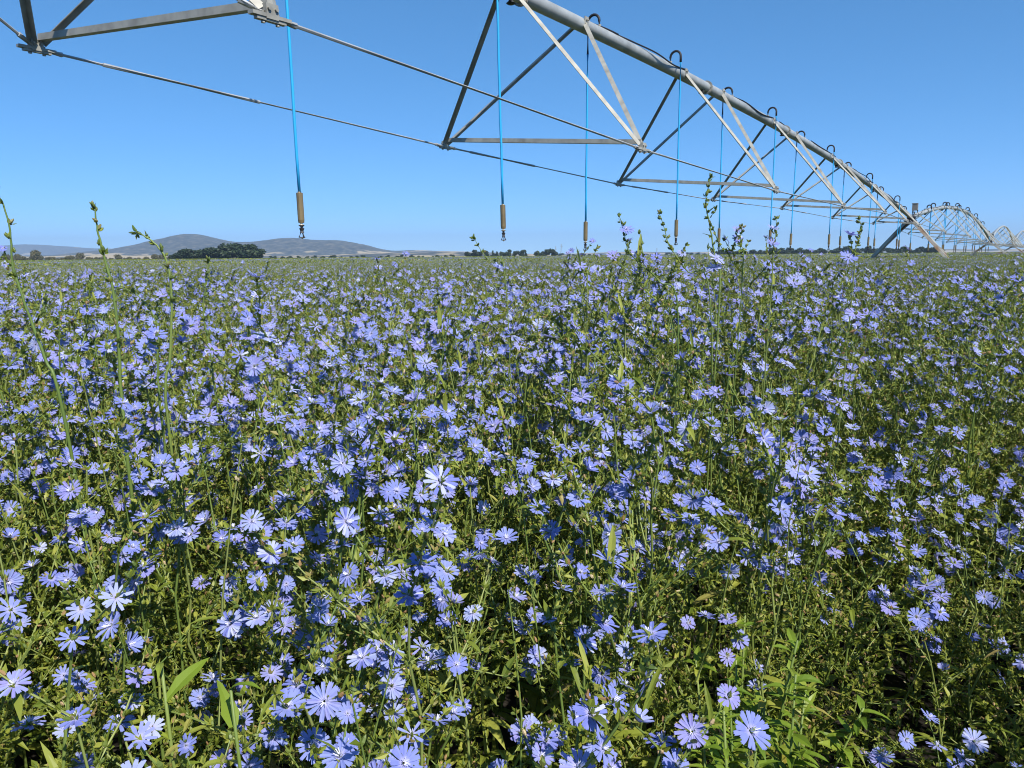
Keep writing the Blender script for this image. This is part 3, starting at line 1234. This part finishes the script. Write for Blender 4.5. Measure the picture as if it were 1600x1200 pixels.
# ---- tall stems that rise out of the stand, each its own plant
def tall_stem(pts_px, Y, label, r0, fl=(), br=(), buds=True, down=None, seed=1, nb=11):
    """a tall stem through photo points at Y metres; continues down to the ground"""
    rg = random.Random(seed)
    P = [at(x, y, Y) for x, y in pts_px]
    low = P[-1]
    foot = Vector((low.x + (low.x - P[-2].x) * .6, low.y + rg.uniform(.05, .15), 0))
    e = link('tall_chicory', None)
    e.location = foot
    tag(e, label, 'chicory plant', 'tall chicory stems above the stand')
    ctrl = [foot, foot.lerp(low, .5) + Vector((rg.uniform(-.02, .02), .02, 0))] + P[::-1]
    # smooth the control polygon
    line = []
    for i in range(len(ctrl) - 1):
        p0, p1, p2, p3 = ctrl[max(i - 1, 0)], ctrl[i], ctrl[i + 1], ctrl[min(i + 2, len(ctrl) - 1)]
        for k in range(6):
            t = k / 6
            line.append(.5 * ((2 * p1) + (p2 - p0) * t + (2 * p0 - 5 * p1 + 4 * p2 - p3) * t * t + (3 * p1 - p0 - 3 * p2 + p3) * t ** 3) - foot)
    line.append(ctrl[-1] - foot)
    n = len(line)
    line = [v + Vector((rg.gauss(0, .0005), rg.gauss(0, .0005), 0)) for v in line]
    mb = MB()
    tube(mb, line, [r0 * .68 * (1.14 if i % 3 else 1.22) * (1.0 - .66 * (i / (n - 1)) ** 1.5) for i in range(n)], M_STEM, 7, .2)
    st = mb.build('stem', e, True)

    def cluster(p, d, k=2):
        lf = MB()
        for _ in range(k + 1):
            leaflet(lf, p, rvec(rg, .3) + d.normalized() * 1.1, rg.uniform(.007, .013), rg.uniform(.0018, .0032), M_LEAF, rg, rg.random() * .6)
        for _ in range(k):
            bud(lf, p + rvec(rg) * .003, rvec(rg, .2) * .8 + d.normalized(), rg.uniform(.009, .014), rg.uniform(.0022, .0034), M_BUD, rg.random() * .7, 6)
        lf.build('bud_cluster', e)
    i0 = int(n * .42)
    for k in range(nb):
        i = int(i0 + (n - 1 - i0) * (k + .5 + rg.uniform(-.3, .3)) / nb)
        i = min(i, n - 2)
        d = line[i + 1] - line[i]
        x, y, _d = frame_of(d)
        a = k * 2.4
        o = (x * math.cos(a) + y * math.sin(a))
        cluster(line[i] + o * r0 * .6, o * .6 + d.normalized() * .7, rg.choice((1, 2, 2)))
        # clasping leaf at the lower nodes
        if k < nb * .5:
            lf = MB()
            blade(lf, line[i] + o * r0 * .5, o + d.normalized() * 1.0, rg.uniform(.012, .028), rg.uniform(.002, .004), M_LEAF, rg, rg.random() * .6, .2, 4)
            lf.build('leaf', e)
    cluster(line[-1], line[-1] - line[-2], 3)
    # side branches in photo pixels
    for bp in br:
        B = [at(x, y, Y) - foot for x, y in bp]
        mb = MB()
        tube(mb, B, [r0 * .55 * (1 - .5 * i / (len(B) - 1)) for i in range(len(B))], M_STEM, 6, .3)
        mb.build('branch', e, True)
        for i in range(1, len(B)):
            cluster(B[i], B[i] - B[i - 1], 2)
            m_ = B[i].lerp(B[i - 1], .5)
            cluster(m_, B[i] - B[i - 1], 1)
    for (x, y, s) in fl:
        p = at(x, y, Y - .01) - foot
        fm, cm = FLOWERS[rg.choice((0, 1, 3, 5, 6))]
        f = link('flower', fm, e)
        f.matrix_local = flower_frame(p, (p - (at(x, y + 30, Y) - foot)).normalized(), s, rg, FACE)
        link('flower_centre', cm, f)
    return e


tall_stem([(-4, 296), (14, 350), (20, 415), (38, 470), (70, 560), (100, 650)], 1.38, 'tall arching bud stem leaning out past the left edge of the field', .0042, seed=3,
          br=[[(56, 505), (66, 488), (72, 470)]])
tall_stem([(148, 326), (153, 360), (163, 405), (176, 450), (184, 520), (190, 620), (200, 720)], 1.36, 'tallest straight bud stem rising over the low end of the hills', .0044, seed=4)
tall_stem([(212, 363), (228, 370), (252, 392), (264, 425), (268, 470), (266, 560), (262, 660)], 1.5, 'tall stem with its tip drooping over before the big hill', .0038, seed=5)
tall_stem([(192, 450), (215, 462), (238, 490), (248, 520), (246, 570), (256, 680)], 1.6, 'pale stem with a bent nodding tip below the hills', .0033, seed=15, nb=8)
tall_stem([(326, 408), (322, 440), (318, 490), (330, 560), (340, 640)], 1.8, 'dark slender stem standing straight before the grove of trees', .0031, seed=6)
tall_stem([(968, 338), (976, 368), (982, 392), (1000, 412), (1030, 440), (1060, 500)], 1.95, 'tall stem with a pink tinged flower on it left of the others above the horizon', .0028,
          fl=[(979, 359, 1.0)], seed=7, br=[[(1012, 428), (1005, 400), (1000, 366)]])
tall_stem([(1031, 335), (1039, 360), (1044, 380), (1056, 400), (1075, 425), (1110, 470)], 2.0, 'slim bud stem bending left in front of a drop hose', .0026, seed=8)
tall_stem([(1111, 278), (1105, 300), (1103, 322), (1108, 345), (1112, 370), (1118, 410), (1124, 470)], 1.95, 'tallest stem in the right half, reaching up to the truss rods', .0031,
          fl=[(1120, 404, 1.25), (1115, 418, 1.1)], seed=9, br=[[(1112, 352), (1120, 372), (1128, 388)], [(1110, 340), (1117, 328)]], nb=14)
tall_stem([(1160, 354), (1157, 372), (1158, 395), (1160, 430)], 2.3, 'forked stem with knobbly buds to the right of the tallest one', .0026, seed=10,
          br=[[(1158, 384), (1164, 392), (1169, 378)]])
tall_stem([(1213, 342), (1212, 365), (1208, 392), (1206, 440)], 2.2, 'stem with two pale flowers one above the other beside a drop hose', .0026, fl=[(1207, 357, .9), (1207, 381, 1.0)], seed=11)
tall_stem([(1343, 343), (1346, 360), (1340, 378), (1335, 400), (1333, 440)], 2.1, 'stem carrying a flower low against the far treeline near the tower', .0025,
          fl=[(1329, 368, 1.15), (1326, 402, 1.3)], seed=12, br=[[(1334, 395), (1330, 380), (1329, 371)]])
tall_stem([(741, 373), (752, 392), (768, 412), (790, 440)], 2.1, 'thin bare stem leaning right over the short windbreak row', .0022, fl=[(778, 419, 1.1)], seed=13, nb=6)
tall_stem([(933, 388), (926, 404), (920, 425), (917, 470)], 2.2, 'short dark stem leaning right under the navy topped hose', .0024, seed=14, nb=5)

# ---- leafy clump and low clover in the wheel track, right foreground


def leafy(x, y, h, seed, label, n=80):
    rg = random.Random(seed)
    e = link('leafy_chicory', None)
    e.location = (x, y, 0)
    tag(e, label, 'chicory plant', 'leafy chicory shoots beside the bare gap')
    for k in range(8):
        a = rg.uniform(0, 6.28)
        sp_ = Vector((math.cos(a), math.sin(a), 0)) * rg.uniform(.03, .17)
        hh = h * rg.uniform(.75, 1.0)
        pts = [sp_ * (.3 + .7 * (i / 6)) + ZV * hh * i / 6 + Vector((rg.gauss(0, .006), rg.gauss(0, .006), 0)) for i in range(7)]
        mb = MB()
        tube(mb, pts, [.0036 * (1 - .5 * i / 6) for i in range(7)], M_STEM, 6, .6)
        mb.build('stem', e, True)
        lf = MB()
        for q in range(n):
            u = .25 + .75 * rg.random() ** .7
            i = min(5, int(u * 6))
            p = pts[i].lerp(pts[i + 1], u * 6 - i)
            az = rg.uniform(0, 6.28)
            L = rg.uniform(.022, .08) * (1.25 - .6 * u)
            blade(lf, p, Vector((math.cos(az), math.sin(az), rg.uniform(.2, 1.3))), L, L * rg.uniform(.10, .17), M_LUSH, rg, rg.random(), rg.uniform(.3, .9), 5)
        lf.build('foliage', e)


leafy(.34, 1.00, .96, 1, 'bright green leafy clump with hardly any flowers left of the dark gap')
leafy(.44, 1.28, 1.0, 2, 'bright yellow green leafy shoots just behind the nearest leafy clump', 64)
leafy(.46, 1.02, .78, 3, 'low leafy shoots on the edge of the dark gap in the stand', 60)
leafy(.29, .84, .82, 4, 'leafy green shoots closest to the camera at the bottom of the field', 60)
def broad(px, py, Y, seed, label):
    """shoot with a few broad lance leaves whose top shows at the photo point"""
    rg = random.Random(seed)
    top = at(px, py, Y)
    e = link('broad_leaf_shoot', None)
    e.location = (top.x, top.y, 0)
    tag(e, label, 'chicory plant', 'broad leaved shoots in the left foreground')
    mb = MB()
    P = [Vector((rg.gauss(0, .006), rg.gauss(0, .006), top.z * i / 7)) for i in range(8)]
    tube(mb, P, [.0042 * (1 - .5 * i / 7) for i in range(8)], M_STEM, 8, .4)
    mb.build('stem', e, True)
    for k in range(11):
        lf = MB()
        az = k * 2.4 + seed
        p = P[7].lerp(P[3], k / 11)
        L = rg.uniform(.04, .085)
        blade(lf, p, Vector((math.cos(az), math.sin(az), rg.uniform(.4, 1.4))), L, L * rg.uniform(.10, .14), M_LUSH, rg, rg.random() * .5, rg.uniform(.3, .9), 8)
        lf.build('leaf', e)


broad(262, 1035, .92, 5, 'upright shoot with broad lance shaped leaves among the left foreground flowers')
broad(372, 1075, .90, 6, 'shoot with broad folded leaves right of the other broad leaved one, bottom left')

cl = MB()
rg = random.Random(31)
for _ in range(4200):
    a, q = rg.uniform(0, 6.28), math.sqrt(rg.random())
    p = Vector((.62 + math.cos(a) * q * .42, 1.08 + math.sin(a) * q * .72, rg.uniform(.05, .30)))
    for k in range(3):
        b = k * 2.09 + a
        leaflet_d = Vector((math.cos(b), math.sin(b), .25))
        s = ZV.cross(leaflet_d).normalized()
        L = rg.uniform(.010, .019)
        cl.add([p, p + leaflet_d * L * .6 + s * L * .45, p + leaflet_d * L, p + leaflet_d * L * .6 - s * L * .45], [(0, 1, 2, 3)], M_CLOVER, rg.random())
    if _ % 3 == 0:
        tube(cl, [Vector((p.x + .02, p.y, 0)), p], .0012, M_STEM, 3, .1, False)
tag(cl.build('clover'), 'low dark clover covering the soil in the shaded gap', 'clover', kind='stuff')

# ------------------------------------------------------------------ the rest of the field: one object, scattered copies
pc = bpy.data.collections.new('field_plants')
protos = []


def add_proto(mb):
    o = bpy.data.objects.new('field_plant_%02d' % len(protos), mb.mesh('field_plant'))
    pc.objects.link(o)
    protos.append(o)
    return len(protos) - 1


def merged(P, lod, nfl, seed, k=1.0):
    rg = random.Random(seed)
    mb = MB()
    for src in (P.st, P.lf):
        for m in src.mats:
            mb.mi(m)
        b = len(mb.v)
        mb.v.extend(src.v)
        mb.piece.extend(src.piece)
        mb.rad.extend(src.rad)
        mb.f.extend([tuple(i + b for i in q) for q in src.f])
        mb.m.extend([mb.mi(src.mats[q]) for q in src.m])
    for p, d, s, sd_ in P.fl[:nfl]:
        flower_geo(mb, rg, flower_frame(p, d, s * k, rg, FACE), lod, rg.choice((.05, .1, .15, .3, .45)), None if lod == 2 else rg.randint(11, 15), rg.random())
    return mb


MID = [add_proto(merged(Plant(300 + i, 1.25, nfl=11, leafy=.95, sides=4), 1, 11, i)) for i in range(7)]
FARP = [add_proto(merged(Plant(400 + i, 1.25, nfl=9, leafy=.65, sides=3, cluster=1.0), 2, 5, i, .9)) for i in range(5)]


def patch(seed, size, nleaf, ls, nfl, fs_):
    """a square of crop seen from afar: leaf faces and flower faces in the top of the stand"""
    rg = np.random.RandomState(seed)
    mb = MB()
    for i in range(nleaf):
        p = Vector(((rg.rand() - .5) * size, (rg.rand() - .5) * size, 1.30 - .75 * rg.rand() ** 1.3))
        n = Vector((rg.normal(), rg.normal(), rg.normal())).normalized()
        x, y, _ = frame_of(n)
        s = ls * (.5 + rg.rand())
        mb.add([p - x * s, p + y * s * .5, p + x * s, p - y * s * .5], [(0, 1, 2, 3)], M_LEAF, rg.rand())
    for i in range(nfl):
        p = Vector(((rg.rand() - .5) * size, (rg.rand() - .5) * size, 1.36 - .34 * rg.rand()))
        n = (FACE * 1.1 + Vector((rg.normal(), rg.normal(), rg.normal())) * .5).normalized()
        x, y, _ = frame_of(n)
        s = fs_ * (.6 + .7 * rg.rand())
        mb.add([p + (x * math.cos(a) + y * math.sin(a)) * s for a in (0, 1.05, 2.1, 3.14, 4.19, 5.24)], [(0, 1, 2, 3, 4, 5)], M_PET, rg.rand(), [.8] * 6)
    return mb


MIDF = [add_proto(merged(Plant(330 + i, 1.25, nfl=5, leafy=1.0, sides=4), 1, 5, i)) for i in range(4)]
PA = [add_proto(patch(600 + i, 4.4, 5600, .06, 620, .017)) for i in range(3)]
PB = [add_proto(patch(610 + i, 18, 7000, .25, 850, .064)) for i in range(3)]

pts, idx, rot, scl = [], [], [], []
rg = random.Random(99)


def put(x, y, k, s, sz=None, turn=None):
    pts.append((x, y, 0))
    idx.append(k)
    rot.append((0, 0, rg.uniform(-.7, .7) if turn is None else turn))
    q = s ** .5
    scl.append((q, q, s if sz is None else sz))


for r, x, y in rest:
    put(x, y, rg.choice(MID), crop_height(x, y, rg) / 1.25)


def wedge(r0, r1, cell, protos_, far, turnfree=False, amax=43):
    ny = int(r1 / cell) + 2
    ta = math.tan(R_(amax))
    for iy in range(-1, ny):
        hw = int((iy + 1) * ta + 4 / cell) + 1
        for ix in range(-hw, hw + 1):
            x = (ix + rg.uniform(.05, .95) * (0 if far else 1)) * cell
            y = (iy + rg.uniform(.05, .95) * (0 if far else 1)) * cell
            r = math.hypot(x, y)
            if r < r0 or r >= r1 or y < 0:
                continue
            if far:
                put(x, y, rg.choice(protos_), 1.0, rg.uniform(.92, 1.06), rg.choice((0, PI / 2, PI, -PI / 2)))
            else:
                put(x, y, rg.choice(protos_), min(1.0, max(.7, rg.gauss(.90, .06))))


done = set((round(x, 4), round(y, 4)) for _, x, y in rest)
# ring between the planted grid and 16 m, then lighter plants to 42 m, then squares of crop to the far edge
ny = int(16 / CELL) + 1
for iy in range(-4, ny):
    for ix in range(-ny, ny + 1):
        if -30 <= ix <= 30 and -7 <= iy < 37:
            continue
        x = (ix + rg.uniform(.08, .92)) * CELL
        y = (iy + rg.uniform(.08, .92)) * CELL
        r = math.hypot(x, y)
        if r > 16 or y < .5 or abs(math.degrees(math.atan2(x, y))) > 46 and r > 7:
            continue
        put(x, y, rg.choice(MIDF), min(1.03, max(.75, rg.gauss(.92, .06))))
wedge(16, 42, .27, FARP, False)
wedge(41, 170, 4.0, PA, True)
wedge(166, 600, 16.0, PB, True)

me = bpy.data.meshes.new('chicory_field')
me.from_pydata(pts, [], [])
a = me.attributes.new('variant', 'INT', 'POINT')
a.data.foreach_set('value', idx)
a = me.attributes.new('turn', 'FLOAT_VECTOR', 'POINT')
a.data.foreach_set('vector', np.array(rot, np.float32).ravel())
a = me.attributes.new('size', 'FLOAT_VECTOR', 'POINT')
a.data.foreach_set('vector', np.array(scl, np.float32).ravel())
fo = link('chicory_field', me)
tag(fo, 'dense blue flowering chicory crop stretching away to the far trees', 'chicory field', kind='stuff')
ng = bpy.data.node_groups.new('scatter', 'GeometryNodeTree')
ng.interface.new_socket('Geometry', in_out='INPUT', socket_type='NodeSocketGeometry')
ng.interface.new_socket('Geometry', in_out='OUTPUT', socket_type='NodeSocketGeometry')
gi, go = ng.nodes.new('NodeGroupInput'), ng.nodes.new('NodeGroupOutput')
ci = ng.nodes.new('GeometryNodeCollectionInfo')
ci.inputs['Collection'].default_value = pc
ci.inputs['Separate Children'].default_value = True
ci.inputs['Reset Children'].default_value = True
ip = ng.nodes.new('GeometryNodeInstanceOnPoints')
ip.inputs['Pick Instance'].default_value = True


def named(nm, typ):
    n = ng.nodes.new('GeometryNodeInputNamedAttribute')
    n.data_type = typ
    n.inputs['Name'].default_value = nm
    return n.outputs['Attribute']


ng.links.new(gi.outputs[0], ip.inputs['Points'])
ng.links.new(ci.outputs[0], ip.inputs['Instance'])
ng.links.new(named('variant', 'INT'), ip.inputs['Instance Index'])
ng.links.new(named('turn', 'FLOAT_VECTOR'), ip.inputs['Rotation'])
ng.links.new(named('size', 'FLOAT_VECTOR'), ip.inputs['Scale'])
ng.links.new(ip.outputs[0], go.inputs[0])
mod = fo.modifiers.new('scatter', 'NODES')
mod.node_group = ng
print('field points', len(pts), 'near radius', NEAR_R, 'objects', len(SC.objects))

# ------------------------------------------------------------------ the air
hz = MB()
box(hz, (0, 3500, 155), Vector((9500, 0, 0)), Vector((0, 8000, 0)), Vector((0, 0, 160)), M_SOIL)
ho = hz.build('haze')
m, nt, p = mat('haze_air')
nt.nodes.remove(p)
pv = N(nt, 'ShaderNodeVolumePrincipled')
pv.inputs['Color'].default_value = (0.52, 0.72, 1.0, 1)
pv.inputs['Density'].default_value = 1.15e-4
pv.inputs['Anisotropy'].default_value = 0.0
nt.links.new(pv.outputs[0], nt.nodes['Material Output'].inputs['Volume'])
ho.data.materials.clear()
ho.data.materials.append(m)
tag(ho, kind='stuff')
